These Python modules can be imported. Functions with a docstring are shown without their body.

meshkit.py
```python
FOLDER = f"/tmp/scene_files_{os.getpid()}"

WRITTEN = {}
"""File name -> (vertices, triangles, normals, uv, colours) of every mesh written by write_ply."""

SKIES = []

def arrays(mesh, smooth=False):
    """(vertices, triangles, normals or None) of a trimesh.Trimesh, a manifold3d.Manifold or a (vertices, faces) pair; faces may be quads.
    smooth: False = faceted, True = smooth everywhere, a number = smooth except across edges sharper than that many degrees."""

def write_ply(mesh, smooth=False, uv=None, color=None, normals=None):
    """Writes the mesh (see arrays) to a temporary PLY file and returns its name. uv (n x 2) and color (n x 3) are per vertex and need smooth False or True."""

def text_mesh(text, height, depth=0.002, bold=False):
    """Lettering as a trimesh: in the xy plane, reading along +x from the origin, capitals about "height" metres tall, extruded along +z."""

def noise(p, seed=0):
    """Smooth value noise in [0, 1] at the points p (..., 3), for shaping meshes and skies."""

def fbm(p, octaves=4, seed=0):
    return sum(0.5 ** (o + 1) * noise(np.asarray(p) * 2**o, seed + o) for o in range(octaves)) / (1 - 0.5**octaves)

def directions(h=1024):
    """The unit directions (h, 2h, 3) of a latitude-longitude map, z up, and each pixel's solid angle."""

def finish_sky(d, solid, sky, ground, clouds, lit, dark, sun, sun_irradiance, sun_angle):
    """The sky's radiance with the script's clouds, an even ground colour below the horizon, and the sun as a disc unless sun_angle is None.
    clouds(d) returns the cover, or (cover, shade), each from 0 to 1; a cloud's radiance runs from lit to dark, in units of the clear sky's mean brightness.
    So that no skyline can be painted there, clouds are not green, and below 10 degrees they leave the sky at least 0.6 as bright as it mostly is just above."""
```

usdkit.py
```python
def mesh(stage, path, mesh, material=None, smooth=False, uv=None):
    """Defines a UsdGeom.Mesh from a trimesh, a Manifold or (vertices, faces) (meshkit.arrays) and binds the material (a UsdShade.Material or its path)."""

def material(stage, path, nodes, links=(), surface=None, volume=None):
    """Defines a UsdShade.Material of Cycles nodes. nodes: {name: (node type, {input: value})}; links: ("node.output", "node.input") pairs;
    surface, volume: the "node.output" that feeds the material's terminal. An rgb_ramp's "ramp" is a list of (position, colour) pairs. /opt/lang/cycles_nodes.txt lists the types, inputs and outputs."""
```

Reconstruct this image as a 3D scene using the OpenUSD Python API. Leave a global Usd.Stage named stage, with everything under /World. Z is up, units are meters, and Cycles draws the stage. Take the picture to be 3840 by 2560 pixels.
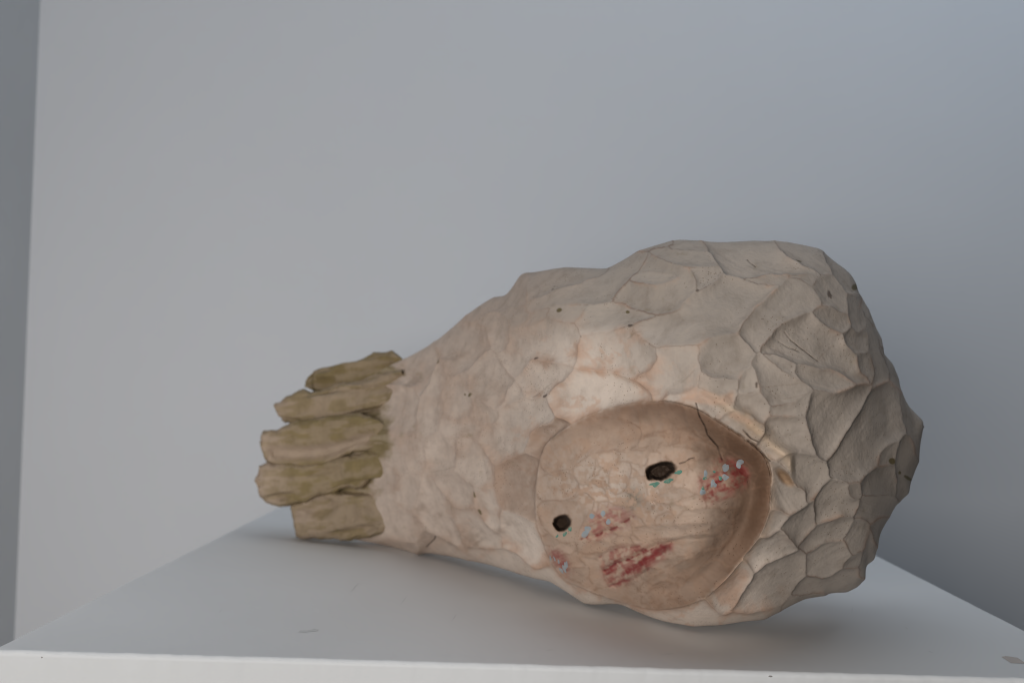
import math
import numpy as np
import trimesh
from scipy import ndimage, sparse
from scipy.fft import dctn, idctn
from scipy.sparse.linalg import spsolve
from scipy.spatial import cKDTree
from pxr import Usd, UsdGeom, UsdLux, UsdShade, Gf, Sdf, Vt
import usdkit
from meshkit import noise, fbm

stage = Usd.Stage.CreateInMemory()
UsdGeom.SetStageUpAxis(stage, UsdGeom.Tokens.z)
UsdGeom.SetStageMetersPerUnit(stage, 1.0)
UsdGeom.Xform.Define(stage, '/World')
UsdGeom.Scope.Define(stage, '/World/Looks')
RNG = np.random.default_rng(7)

# ------------------------------------------------------------------ camera
ZT = 0.95                      # height of the plinth's top above the floor
CAM_H, CAM_D, CAM_X, YAW = 0.1121, 0.4035, 0.0186, 0.0211
PITCH, ROLL, FPX = 0.0388, 0.0218, 3787.0
CF = np.array([0, math.cos(PITCH), math.sin(PITCH)])
_u0, _r0 = np.array([0, -math.sin(PITCH), math.cos(PITCH)]), np.array([1.0, 0, 0])
CR = _r0 * math.cos(ROLL) + _u0 * math.sin(ROLL)
CU = _u0 * math.cos(ROLL) - _r0 * math.sin(ROLL)
CAM = np.array([0, 0, ZT + CAM_H])
cam = UsdGeom.Camera.Define(stage, '/World/camera')
m = Gf.Matrix4d(*[float(x) for row in ((*CR, 0), (*CU, 0), (*(-CF), 0), (*CAM, 1)) for x in row])
cam.AddTransformOp().Set(m)
cam.CreateHorizontalApertureAttr(36.0)
cam.CreateFocalLengthAttr(36.0 * FPX / 3840)
cam.CreateClippingRangeAttr(Gf.Vec2f(0.02, 100))
cam.CreateFStopAttr(11.5)
cam.CreateFocusDistanceAttr(0.42)
cam.CreateExposureAttr(0.0)

# ------------------------------------------------------------------ lamps: one big soft window to the left front, overhead room light, two added fills for the wall
def rect_light(name, pos, aim, w, h, power, color):
    l = UsdLux.RectLight.Define(stage, '/World/' + name)
    p, a = np.array(pos, float), np.array(aim, float)
    z = p - a; z /= np.linalg.norm(z)
    x = np.cross([0, 0, 1.0], z); x /= np.linalg.norm(x)
    y = np.cross(z, x)
    l.AddTransformOp().Set(Gf.Matrix4d(*[float(v) for row in ((*x, 0), (*y, 0), (*z, 0), (*p, 1)) for v in row]))
    l.CreateWidthAttr(w); l.CreateHeightAttr(h); l.CreateIntensityAttr(power); l.CreateColorAttr(Gf.Vec3f(*color))
    return l

rect_light('window_light', (-0.19, -0.38, ZT + 0.12), (0.06, 0.62, ZT + 0.08), 0.36, 0.22, 19.0, (1.0, 0.97, 0.935))
rect_light('ceiling_light', (0.20, 0.40, ZT + 1.30), (0.22, 0.50, ZT), 1.2, 1.0, 1.12, (0.90, 0.95, 1.0))
rect_light('added_side_fill', (0.68, 0.42, ZT + 0.80), (0.44, 1.1, ZT + 0.90), 0.7, 0.5, 1.5, (0.55, 0.76, 1.0))  # added cool lamp, there to brighten the right of the back wall
rect_light('added_low_fill', (-0.38, 0.42, ZT - 0.06), (-0.22, 1.1, ZT + 0.05), 0.16, 0.4, 2.9, (1.0, 0.945, 0.90))  # added warm lamp, there to brighten the lower left of the back wall

# ------------------------------------------------------------------ helpers
def mat(name, nodes, links, surface='p.BSDF'):
    return usdkit.material(stage, '/World/Looks/' + name, nodes, links, surface=surface)

def tag(prim, label=None, category=None, group=None, kind=None):
    for k, v in (('label', label), ('category', category), ('group', group), ('kind', kind)):
        if v:
            prim.SetCustomDataByKey(k, v)

def thing(name, label, category):
    x = UsdGeom.Xform.Define(stage, '/World/' + name)
    tag(x.GetPrim(), label, category)
    return '/World/' + name

_names = {}
def numbered(path):
    k = _names.get(path, 0); _names[path] = k + 1
    return path if k == 0 else f'{path}_{k:03d}'

def put(parent, name, v, f, material, normals=None, color=None, smooth=True):
    path = numbered(parent + '/' + name)
    g = usdkit.mesh(stage, path, (v, f), material, smooth=smooth if normals is None else False)
    if normals is not None:
        g.CreateNormalsAttr(Vt.Vec3fArray.FromNumpy(normals.astype(np.float32)))
        g.SetNormalsInterpolation('vertex')
    if color is not None:
        pv = UsdGeom.PrimvarsAPI(g).CreatePrimvar('albedo', Sdf.ValueTypeNames.Color3fArray, 'vertex')
        pv.Set(Vt.Vec3fArray.FromNumpy(color.astype(np.float32)))
    return path

def sm(a, b, x):
    t = np.clip((x - a) / (b - a), 0, 1)
    return t * t * (3 - 2 * t)

# ------------------------------------------------------------------ materials
def painted(name, col, rough, bump_scale, bump, var=0.03):
    lo, hi = [c * (1 - var) for c in col], [min(1, c * (1 + var)) for c in col]
    return mat(name, {
        'g': ('geometry', {}),
        'n1': ('noise_texture', {'scale': 9.0, 'detail': 4.0}),
        'r': ('rgb_ramp', {'ramp': [(0.3, lo), (0.7, hi)]}),
        'm': ('mapping', {'scale': (1.0, 1.0, 1.0)}),
        'n2': ('noise_texture', {'scale': bump_scale, 'detail': 5.0, 'roughness': 0.6}),
        'b': ('bump', {'strength': bump, 'distance': 0.002}),
        'p': ('principled_bsdf', {'roughness': rough})},
        [('g.position', 'n1.vector'), ('n1.fac', 'r.fac'), ('r.color', 'p.base_color'), ('g.position', 'm.vector'),
         ('m.vector', 'n2.vector'), ('n2.fac', 'b.height'), ('b.normal', 'p.normal')])

M_WALL = painted('wall_paint', (0.735, 0.74, 0.76), 0.9, 60.0, 0.01, 0.006)
M_SIDE_SHADED = painted('side_wall_shaded_paint', (0.55, 0.56, 0.57), 0.9, 60.0, 0.02)  # wall paint made darker: the side wall's shade is in the colour
M_FLOOR = painted('floor_paint', (0.16, 0.155, 0.15), 0.6, 30.0, 0.05)
M_PLINTH = painted('plinth_paint', (0.735, 0.745, 0.755), 0.6, 260.0, 0.05)
M_SCUFF = painted('scuff_grey', (0.64, 0.65, 0.65), 0.8, 200.0, 0.1, 0.15)
M_CHIP = painted('bare_board', (0.50, 0.45, 0.42), 0.8, 200.0, 0.1, 0.2)
M_HOLE = painted('dark_hole', (0.30, 0.28, 0.27), 0.9, 200.0, 0.1)

def carved(name, rough=0.72, speck=0.55):
    return mat(name, {
        'a': ('attribute', {'attribute': 'albedo'}),
        'g': ('geometry', {}),
        'n1': ('noise_texture', {'scale': 95.0, 'detail': 6.0, 'roughness': 0.65}),
        'r1': ('rgb_ramp', {'ramp': [(0.30, (0.84, 0.82, 0.80)), (0.5, (1, 1, 1)), (0.72, (1.08, 1.07, 1.05))]}),
        'x1': ('mix_color', {'blend_type': 'multiply', 'fac': 1.0, 'use_clamp': False}),
        'v': ('voronoi_texture', {'scale': 620.0}),
        'n3': ('noise_texture', {'scale': 55.0, 'detail': 2.0}),
        'n4': ('math', {'math_type': 'multiply', 'value2': 0.30}),
        'lt': ('math', {'math_type': 'less_than'}),
        'sp': ('math', {'math_type': 'multiply', 'value2': speck}),
        'sel': ('math', {'math_type': 'greater_than', 'value2': 0.53}),
        's2': ('math', {'math_type': 'multiply'}),
        'x2': ('mix_color', {'blend_type': 'multiply', 'b': (0.42, 0.36, 0.30)}),
        'n5': ('noise_texture', {'scale': 620.0, 'detail': 4.0, 'roughness': 0.6}),
        'b': ('bump', {'strength': 0.45, 'distance': 0.0007}),
        'p': ('principled_bsdf', {'roughness': rough, 'specular_ior_level': 0.3})},
        [('g.position', 'n1.vector'), ('n1.fac', 'r1.fac'), ('a.color', 'x1.a'), ('r1.color', 'x1.b'),
         ('g.position', 'v.vector'), ('g.position', 'n3.vector'), ('n3.fac', 'n4.value1'), ('v.distance', 'lt.value1'), ('n4.value', 'lt.value2'),
         ('n3.fac', 'sel.value1'), ('lt.value', 's2.value1'), ('sel.value', 's2.value2'), ('s2.value', 'sp.value1'), ('sp.value', 'x2.fac'), ('x1.result', 'x2.a'), ('x2.result', 'p.base_color'),
         ('g.position', 'n5.vector'), ('n5.fac', 'b.height'), ('b.normal', 'p.normal')])

M_WOOD = carved('limewashed_wood')
M_PAINT = carved('brushed_paint', 0.5, 0.15)
M_DARK = painted('eye_hollow', (0.030, 0.020, 0.013), 0.8, 300.0, 0.4, 0.3)

# ------------------------------------------------------------------ setting
def box(lo, hi):
    b = trimesh.creation.box(bounds=[lo, hi])
    return np.array(b.vertices), np.array(b.faces)

WY, WX = 1.10, -0.529
put('/World', 'back_wall', *box((WX - 0.1, WY, 0), (2.2, WY + 0.1, 2.7)), M_WALL, smooth=False)
put('/World', 'side_wall', *box((WX - 0.1, 0.25, 0), (WX, WY, 2.7)), M_SIDE_SHADED, smooth=False)
put('/World', 'floor', *box((-2.5, -2.0, -0.1), (2.4, WY + 0.1, 0)), M_FLOOR, smooth=False)
tag(stage.GetPrimAtPath('/World/back_wall'), 'smooth white wall filling the picture behind the plinth', 'wall', kind='structure')
tag(stage.GetPrimAtPath('/World/side_wall'), 'narrow strip of side wall at the left edge, its shade put into the paint colour', 'wall', kind='structure')
tag(stage.GetPrimAtPath('/World/floor'), kind='structure')

# the plinth: rounded box, its front edge a little uneven under the paint
PW, PD = 0.45, 0.53
E1, E2 = np.array([math.cos(YAW), -math.sin(YAW), 0]), np.array([math.sin(YAW), math.cos(YAW), 0])
PO = np.array([CAM_X, CAM_D, 0])
def plinth_point(a, b, z):
    return PO + np.multiply.outer(a, E1) + np.multiply.outer(b, E2) + np.multiply.outer(z, [0, 0, 1.0])

def build_plinth():
    R, nf, ns = 0.0022, 700, 60
    a = np.concatenate([np.linspace(-PW / 2, PW / 2, nf, endpoint=False), np.full(ns, PW / 2), np.linspace(PW / 2, -PW / 2, 80, endpoint=False), np.full(ns, -PW / 2)])
    b = np.concatenate([np.zeros(nf), np.linspace(0, PD, ns, endpoint=False), np.full(80, PD), np.linspace(PD, 0, ns, endpoint=False)])
    n = len(a)
    rings = []
    prof = [(0, -ZT), (0, -0.20), (0, -0.06), (0, -0.03), (0, -0.016), (0, -0.008)] + [(R * (1 - math.cos(t)), -R * (1 - math.sin(t))) for t in np.linspace(0, math.pi / 2, 8)] + [(0.006, 0), (0.012, 0)]
    lump = (fbm(np.stack([a * 160, b * 160, a * 0], 1), 4, 3) - 0.5)
    for k, (inset, z) in enumerate(prof):
        ca, cb = np.clip(a, -PW / 2 + inset, PW / 2 - inset), np.clip(b, inset, PD - inset)
        wob = (fbm(np.stack([a * 220, b * 220 + z * 220, z * 220 + a * 0], 1), 4, 5) - 0.5) * 0.00016 if k > 2 else 0 * a
        lip = 0.0006 * lump * (6 <= k < 14)
        cb2 = cb + np.where(b == 0, wob + lip, 0)
        zz = z + ZT + lip * 0.4 * (k > 9)
        rings.append(plinth_point(ca, cb2, zz * np.ones(n)))
    v = np.vstack(rings + [plinth_point(np.zeros(1), np.full(1, PD / 2), np.full(1, ZT)), plinth_point(np.zeros(1), np.full(1, PD / 2), np.zeros(1))])
    f = []
    i = np.arange(n); j = (i + 1) % n
    for k in range(len(prof) - 1):
        p, q = k * n, (k + 1) * n
        f += [np.stack([p + i, p + j, q + j], 1), np.stack([p + i, q + j, q + i], 1)]
    t = (len(prof) - 1) * n
    f += [np.stack([t + i, t + j, np.full(n, len(v) - 2)], 1), np.stack([j, i, np.full(n, len(v) - 1)], 1)]
    return v, np.vstack(f)

PL = thing('plinth', 'square white painted plinth with flat top and chipped front edge under the sculpture', 'plinth')
v, f = build_plinth()
plm = trimesh.Trimesh(v, f, process=False)
put(PL, 'box', v, f, M_PLINTH, smooth=35)

def ray_dir(q):
    q = np.asarray(q, float)
    return CF + np.multiply.outer((q[..., 0] - 1920) / FPX, CR) - np.multiply.outer((q[..., 1] - 1280) / FPX, CU)

def on_top(q):
    d = ray_dir(q)
    return CAM + d * ((ZT - CAM[2]) / d[..., 2])[..., None]

def sheet(outline, z):
    c = outline.mean(0); n = len(outline)
    vv = np.vstack([outline, c]); vv[:, 2] = z; vv[-1, 2] += 0.00006
    return vv, np.stack([np.arange(n), (np.arange(n) + 1) % n, np.full(n, n)], 1)

def mark(name, pts, material, label):
    w = on_top(np.array(pts, float))
    w[:, :2] += (RNG.random((len(w), 2)) - 0.5) * 0.0004
    vv, ff = sheet(w, ZT + 0.00012)
    if np.cross(vv[1] - vv[0], vv[-1] - vv[0])[2] < 0:
        ff = ff[:, ::-1]
    p = put(PL, name, vv, ff, material, smooth=False)
    if label:
        tag(stage.GetPrimAtPath(p), label)

mark('scuff_mark', [(1118, 2369), (1125, 2362), (1150, 2364), (1180, 2357), (1195, 2360), (1190, 2365), (1160, 2368), (1135, 2371)], M_SCUFF, 'faint grey scuff on the plinth top')
mark('scuff_mark', [(3392, 2352), (3398, 2351), (3406, 2356), (3402, 2357)], M_SCUFF, 'tiny dark nick on the right of the plinth top')
mark('paint_chip', [(3757, 2462), (3772, 2459), (3815, 2465), (3838, 2480), (3850, 2487), (3820, 2486), (3790, 2484), (3770, 2472)], M_CHIP, 'bare chip in the paint at the right front corner')
M_HAIR = painted('hairline_grey', (0.66, 0.67, 0.68), 0.8, 200.0, 0.05, 0.05)
for a_, b_ in (((1313, 2221), (1345, 2183)), ((1500, 2268), (1530, 2230)), ((1690, 2330), (1712, 2300)), ((3193, 2300), (3197, 2268)), ((2040, 2440), (2075, 2433)), ((2480, 2452), (2530, 2450)), ((820, 2300), (835, 2280)), ((3480, 2440), (3500, 2446))):
    a_, b_ = np.array(a_, float), np.array(b_, float); nv = np.array([-(b_ - a_)[1], (b_ - a_)[0]]); nv = nv / np.linalg.norm(nv) * 1.3
    mark('scratch', [a_, (a_ + b_) / 2 + nv, b_, (a_ + b_) / 2 - nv], M_HAIR, None)
def front_pit(name, q, r, label):
    d = ray_dir(np.array(q, float)); nrm = E2
    p = CAM + d * (((PO - CAM) @ nrm) / (d @ nrm))
    s = trimesh.creation.icosphere(2, 1.0); vv = s.vertices * (1 + 0.25 * (noise(s.vertices * 2 + 3) - 0.5)[:, None])
    vv = vv * r @ np.stack([E1, E2, [0, 0, 1.0]]) + p
    tag(stage.GetPrimAtPath(put(PL, name, vv, np.array(s.faces), M_HOLE)), label)
front_pit('pin_hole', (157, 2463), (0.0003, 0.0002, 0.00025), 'small pin hole in the front near the left corner')
front_pit('edge_chip', (2889, 2534), (0.0008, 0.0002, 0.0003), 'chipped spot on the front edge')

# ------------------------------------------------------------------ the carving
# Everything on the carving is drawn on a chart: its front seen from the viewpoint the survey was made from.
# A chart point and a depth give a point in space; the chart is only the carving's own surface map.
def chart_to_space(q, depth):
    return CAM + ray_dir(q) * np.asarray(depth)[..., None]

X0, Y0, SC = 880, 820, 0.4
CW, CH = int((3580 - X0) * SC), int((2440 - Y0) * SC)
GX, GY = np.meshgrid(X0 + (np.arange(CW) + 0.5) / SC, Y0 + (np.arange(CH) + 0.5) / SC)
GP = np.stack([GX, GY, 0 * GX], -1)
WARP = np.stack([fbm(GP / 45, 3, 11) - 0.5, fbm(GP / 45, 3, 12) - 0.5], -1) * 16
WX_, WY_ = GX + WARP[..., 0], GY + WARP[..., 1]

def chaikin(p, n=2):
    p = np.asarray(p, float)
    for _ in range(n):
        q = np.roll(p, -1, 0)
        p = np.stack([0.8 * p + 0.2 * q, 0.2 * p + 0.8 * q], 1).reshape(-1, 2)
    return p

def inside(poly, x, y):
    r = np.zeros(x.shape, bool)
    a, b = poly, np.roll(poly, -1, 0)
    for (x1, y1), (x2, y2) in zip(a, b):
        if y1 == y2:
            continue
        r ^= ((y1 > y) != (y2 > y)) & (x < (x2 - x1) * (y - y1) / (y2 - y1) + x1)
    return r

def fill(poly, warp=True):
    out = np.zeros(GX.shape, bool)
    c0, r0 = ((poly.min(0) - (X0 + 24, Y0 + 24)) * SC).astype(int); c1, r1 = ((poly.max(0) - (X0 - 24, Y0 - 24)) * SC).astype(int) + 1
    s = np.s_[max(r0, 0):max(r1, 0), max(c0, 0):max(c1, 0)]
    out[s] = inside(poly, *( (WX_[s], WY_[s]) if warp else (GX[s], GY[s])))
    return out

def groups(ox, oy, k, text):
    res = []
    for line in text.strip().split('\n'):
        n = np.array([float(t) for t in line.replace(',', ' ').split()]).reshape(-1, 2)
        res.append(n / k + (ox, oy))
    return res

FACETS = groups(1700, 850, 2.24, """
110,770 230,690 380,580 440,590 440,640 420,690 300,720 150,800
560,390 655,380 630,500 635,650 440,640 460,570
560,370 640,350 920,310 1180,320 1310,340 1260,410 1150,450 940,520 780,590 640,660 630,500 655,405
940,520 1150,450 1260,410 1400,290 1520,205 1600,200 1640,212 1560,370 1505,400 1480,460 1300,640 1150,680 960,680 860,690 690,745 650,700 640,660 780,590
1640,210 1665,185 1800,165 1850,203 2165,213 2230,300 2230,350 1970,355 1775,300 1660,240
1830,105 1910,90 2060,90 2170,212 1850,202 1800,170
1510,190 1640,150 1830,100 1860,150 1800,165 1660,185 1640,205
1560,370 1640,215 1660,245 1780,300 1965,355 2035,470 2030,525 1970,580 1890,690 1715,735 1500,660 1390,580 1330,620 1480,465
1485,470 1505,405 1560,380 1720,370 1900,420 1830,470 1680,505 1580,495
410,715 620,675 640,720 690,750 610,830 560,865 490,860 470,780 455,750
830,770 850,700 900,680 1150,680 1140,710 1075,800 1050,820 980,830 900,810
690,750 850,700 820,780 750,820 610,870 560,870 640,800
480,880 600,870 760,830 830,785 1040,830 1080,900 1085,970 1040,1150 920,1145 740,1125 700,1100 640,1090 600,1180 530,1230 430,1220 380,1080 450,1000 480,960
550,1250 600,1190 680,1140 800,1140 930,1160 1000,1210 900,1300 800,1370 640,1430 580,1380 555,1310
1060,850 1075,810 1150,700 1290,655 1400,680 1720,735 1560,815 1480,850 1340,900 1200,930 1120,920 1080,890
1090,960 1150,935 1340,905 1480,855 1540,885 1640,970 1740,1040 1735,1110 1680,1190 1560,1250 1500,1270 1400,1240 1270,1205 1050,1190 1045,1120 1070,1040
1740,1050 1860,1040 2060,1015 2075,1180 2070,1230 2030,1340 1960,1390 1900,1420 1750,1390 1600,1330 1530,1280 1680,1195 1735,1115
820,1390 860,1330 980,1240 1050,1200 1270,1215 1400,1250 1560,1330 1640,1385 1500,1400 1350,1440 1200,1500 1080,1550 900,1560 820,1480
""") + groups(2500, 850, 1.96, """
325,185 250,85 380,80 640,75 780,95 835,180 920,260 1000,310 1110,365 1060,385 890,375 870,370 560,380 430,340 390,300 360,240
790,90 870,85 950,105 1140,165 1150,240 1190,330 1200,370 1110,365 1000,310 900,240 840,180
1135,165 1310,275 1350,330 1430,410 1425,500 1310,490 1280,460 1200,370 1180,310 1150,240
560,385 870,370 890,378 830,435 750,442 650,430 600,410
890,380 1060,385 1080,395 1045,450 1030,470 940,410 880,400
1055,450 1085,400 1190,375 1230,400 1285,465 1310,500 1320,650 1240,635 1130,600 1110,560 1070,510
1315,500 1415,515 1425,590 1460,660 1462,740 1400,785 1360,760 1330,690 1320,620
1060,640 1090,600 1150,600 1310,655 1340,740 1290,785 1240,775 1150,730 1085,690
900,405 960,420 1050,480 1110,560 1105,590 1050,630 880,690 800,750 690,880 680,915 640,930 610,895 530,800 540,740 600,670 740,530 830,440
-212,743 -150,690 -80,652 86,604 155,516 225,464 300,440 370,390 415,345 560,385 650,435 750,445 820,445 740,525 600,665 540,735 525,795 400,805 250,870 150,890 -45,895 -168,831
160,315 385,308 415,345 370,390 300,440 225,460 215,430 205,390
240,890 330,830 480,805 530,815 600,890 650,940 620,1000 560,1060 510,1120 420,1130 330,1110 255,1060 238,970
250,1075 330,1115 510,1130 520,1180 480,1240 400,1245 300,1220 240,1170
690,890 800,760 870,700 1050,640 1085,690 1150,735 1240,780 1290,800 1300,860 1390,945 1395,1010 1410,1080 1470,1130 1470,1150 1370,1135 1240,1070 1200,1050 940,1000 700,920
1285,790 1340,750 1400,790 1465,750 1490,910 1390,945 1320,890 1300,840
1395,945 1490,910 1510,1000 1522,1150 1470,1130 1420,1080 1390,1000
1470,660 1520,740 1560,800 1560,870 1600,970 1630,1040 1625,1110 1530,1190 1525,1120 1500,950 1470,760
1420,520 1500,600 1550,720 1620,830 1610,880 1560,860 1550,790 1500,720 1460,650 1425,590
1590,890 1680,970 1740,1120 1740,1220 1640,1120 1630,1040 1600,970 1560,870
620,990 650,955 700,955 800,1040 970,1135 1045,1185 1020,1230 960,1270 850,1310 770,1315 700,1230 660,1180 630,1060
700,925 820,950 940,1000 945,1080 970,1130 860,1080 790,1030
945,1005 1100,1045 1210,1055 1370,1145 1370,1170 1330,1210 1250,1230 1130,1210 1050,1180 970,1130 940,1080
515,1190 540,1110 605,1035 635,1080 665,1220 600,1230 525,1225
500,1270 540,1235 650,1235 700,1270 745,1340 740,1380 710,1450 630,1390 560,1350 495,1330
745,1330 770,1320 870,1310 960,1275 1040,1200 1040,1260 1005,1350 990,1390 760,1390
0,1250 220,1185 290,1220 420,1245 500,1190 510,1250 490,1310 440,1370 330,1310 200,1290 60,1265
440,1380 500,1340 600,1380 700,1455 680,1470 560,1430 480,1400
""") + groups(2700, 1500, 1.742, """
290,145 330,110 530,100 545,190 590,300 610,340 460,320 380,260 345,235 340,180
545,100 560,30 585,-39 630,-47 740,-40 869,-97 993,-80 940,10 870,130 800,220 770,290 720,350 650,360 600,300 560,200
1003,-75 1110,-127 1162,-21 1190,80 1220,190 1180,240 1090,280 1050,330 1030,400 960,450 890,520 830,520 790,500 700,480 715,430 750,340 790,260 870,140 940,20
1165,-40 1200,0 1290,70 1365,150 1330,350 1295,420 1250,270 1225,190 1190,80
1040,400 1050,340 1100,285 1155,270 1140,420 1080,425 1030,420
1160,260 1240,215 1270,320 1300,420 1270,530 1220,620 1155,660 1150,480 1145,400
905,520 960,460 1040,430 1140,425 1150,520 1150,620 1040,615 930,620 905,570
880,700 900,640 930,625 1040,620 1140,630 1170,670 1130,770 1040,760 980,810 920,760 880,750
1000,800 1040,765 1130,770 1080,870 1070,940 1020,980 960,860 970,820
820,890 850,820 900,760 950,790 960,830 950,920 930,965 850,990 825,950
615,650 660,560 700,500 800,520 820,600 890,650 870,720 810,740 700,780 640,810 615,750
820,540 880,540 900,590 880,650 820,600
630,820 700,785 810,745 860,790 820,880 780,920 690,940 600,1010 530,970 600,880
600,1020 690,945 820,925 850,1000 800,1080 750,1140 700,1160 560,1150 580,1080
800,1060 860,1000 930,970 915,1095 790,1095
930,970 960,830 1000,900 1040,980 1030,1030 980,1065 980,1140 920,1170 905,1150 915,1080
560,1160 700,1165 790,1100 910,1100 905,1160 960,1190 850,1270 720,1285 520,1320 480,1280 530,1190
85,1370 160,1260 210,1150 270,1100 510,985 585,1035 560,1130 520,1200 440,1310 350,1370 230,1380 120,1380
220,1140 240,1000 300,900 390,840 430,880 510,980 400,1040 270,1100
390,830 440,740 540,680 612,640 615,770 620,830 520,970 430,880
340,580 370,490 420,560 460,570 540,590 545,640 510,700 440,730 350,700
460,330 600,350 650,410 690,460 680,510 620,600 550,650 540,580 500,540 505,460
345,710 440,735 390,830 300,890 300,800
0,1250 100,1180 160,1110 215,1140 160,1250 90,1350 40,1390 0,1400
-100,1390 60,1400 230,1390 350,1380 400,1350 400,1430 300,1470 150,1465 0,1490 -120,1480
400,1370 480,1290 560,1270 720,1265 600,1340 430,1420
""") + groups(1300, 1600, 2.614, """
180,960 200,700 260,670 400,650 490,640 520,740 640,840 760,940 730,1010 700,1110 500,1090 370,1060 230,1010
490,700 500,620 550,500 620,480 680,500 725,580 690,720 650,830 560,760
665,830 720,640 730,560 820,530 960,660 1000,770 1060,960 1110,1170 1170,1290 900,1070 760,950 690,880
210,660 240,570 330,430 420,400 510,440 530,500 490,600 400,640 300,660
420,100 460,30 540,170 580,260 640,400 560,460 520,440 430,260
560,200 680,130 770,120 790,390 660,400 620,390
790,170 950,20 1080,40 1170,80 1100,250 1090,360 820,440 790,380
1090,130 1180,70 1260,120 1380,250 1460,390 1470,500 1440,570 1350,570 1200,500 1110,330
880,530 1100,470 1250,590 1290,690 1250,760 1130,780 1090,790 1000,720
1280,620 1480,580 1520,700 1510,880 1500,1020 1440,1040 1350,950 1300,820 1260,740
1010,760 1130,820 1280,800 1350,970 1440,1050 1520,1090 1500,1180 1380,1220 1120,1190 1050,950
1520,880 1600,810 1730,830 1860,940 1840,1010 1880,1150 1830,1300 1850,1400 1700,1290 1660,1240 1500,1180 1520,1050
1120,1190 1380,1220 1660,1250 1850,1410 1950,1480 1700,1460 1300,1330 1180,1290
730,1010 870,1070 1100,1200 1180,1300 1000,1290 760,1290 700,1200
0,1000 180,980 370,1070 700,1120 720,1230 500,1220 200,1140 0,1120
""") + groups(1400, 1050, 2.24, """
900,380 970,290 1060,285 1080,310 1140,320 1150,500 1100,600 1000,560 960,500 960,400
810,760 880,640 960,600 1010,640 1110,780 1120,870 1150,900 1080,1020 1010,1070 940,1010 840,1000 800,900
840,1010 900,1005 970,1040 1025,1110 1020,1170 940,1220 860,1200 840,1100
1050,1100 1200,1040 1300,990 1400,1000 1480,1110 1480,1180 1390,1220 1330,1290 1270,1400 1150,1490 1020,1560 880,1320 950,1220 1020,1170
1120,870 1200,920 1230,980 1090,1060 1040,1080 1100,1000
600,700 650,720 660,840 800,760 800,900 830,1010 840,1100 700,1180 600,1110 600,900
590,1120 700,1190 860,1200 860,1320 740,1330 580,1300
400,1000 470,900 580,650 600,700 640,830 600,900 590,1110 560,1290 400,1250 390,1130
100,760 330,590 450,550 560,640 470,880 400,990 340,880 250,900 130,850
560,500 760,300 780,380 900,390 960,410 950,560 880,640 800,740 660,830 600,680 570,600
50,1100 130,870 250,900 340,890 350,1000 400,1010 380,1140 390,1240 250,1290 100,1290
""")
SCOOPS = groups(1300, 1600, 2.614, """
1480,400 1560,320 1700,270 1830,280 1862,450 1860,700 1862,930 1720,830 1600,780 1530,720 1490,560
1750,230 1790,120 1900,20 2030,-40 2120,-10 2010,110 1890,190 1850,270
""")
FACE = groups(1850, 1450, 1.651, """
300,380 420,270 600,170 760,120 900,95 1100,85 1280,140 1400,220 1560,330 1680,420 1722,560 1722,680 1680,850 1600,1000 1480,1150 1350,1280 1200,1350 1000,1375 800,1330 640,1280 540,1235 440,1200 340,1060 285,850 268,650
""")[0]
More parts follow.
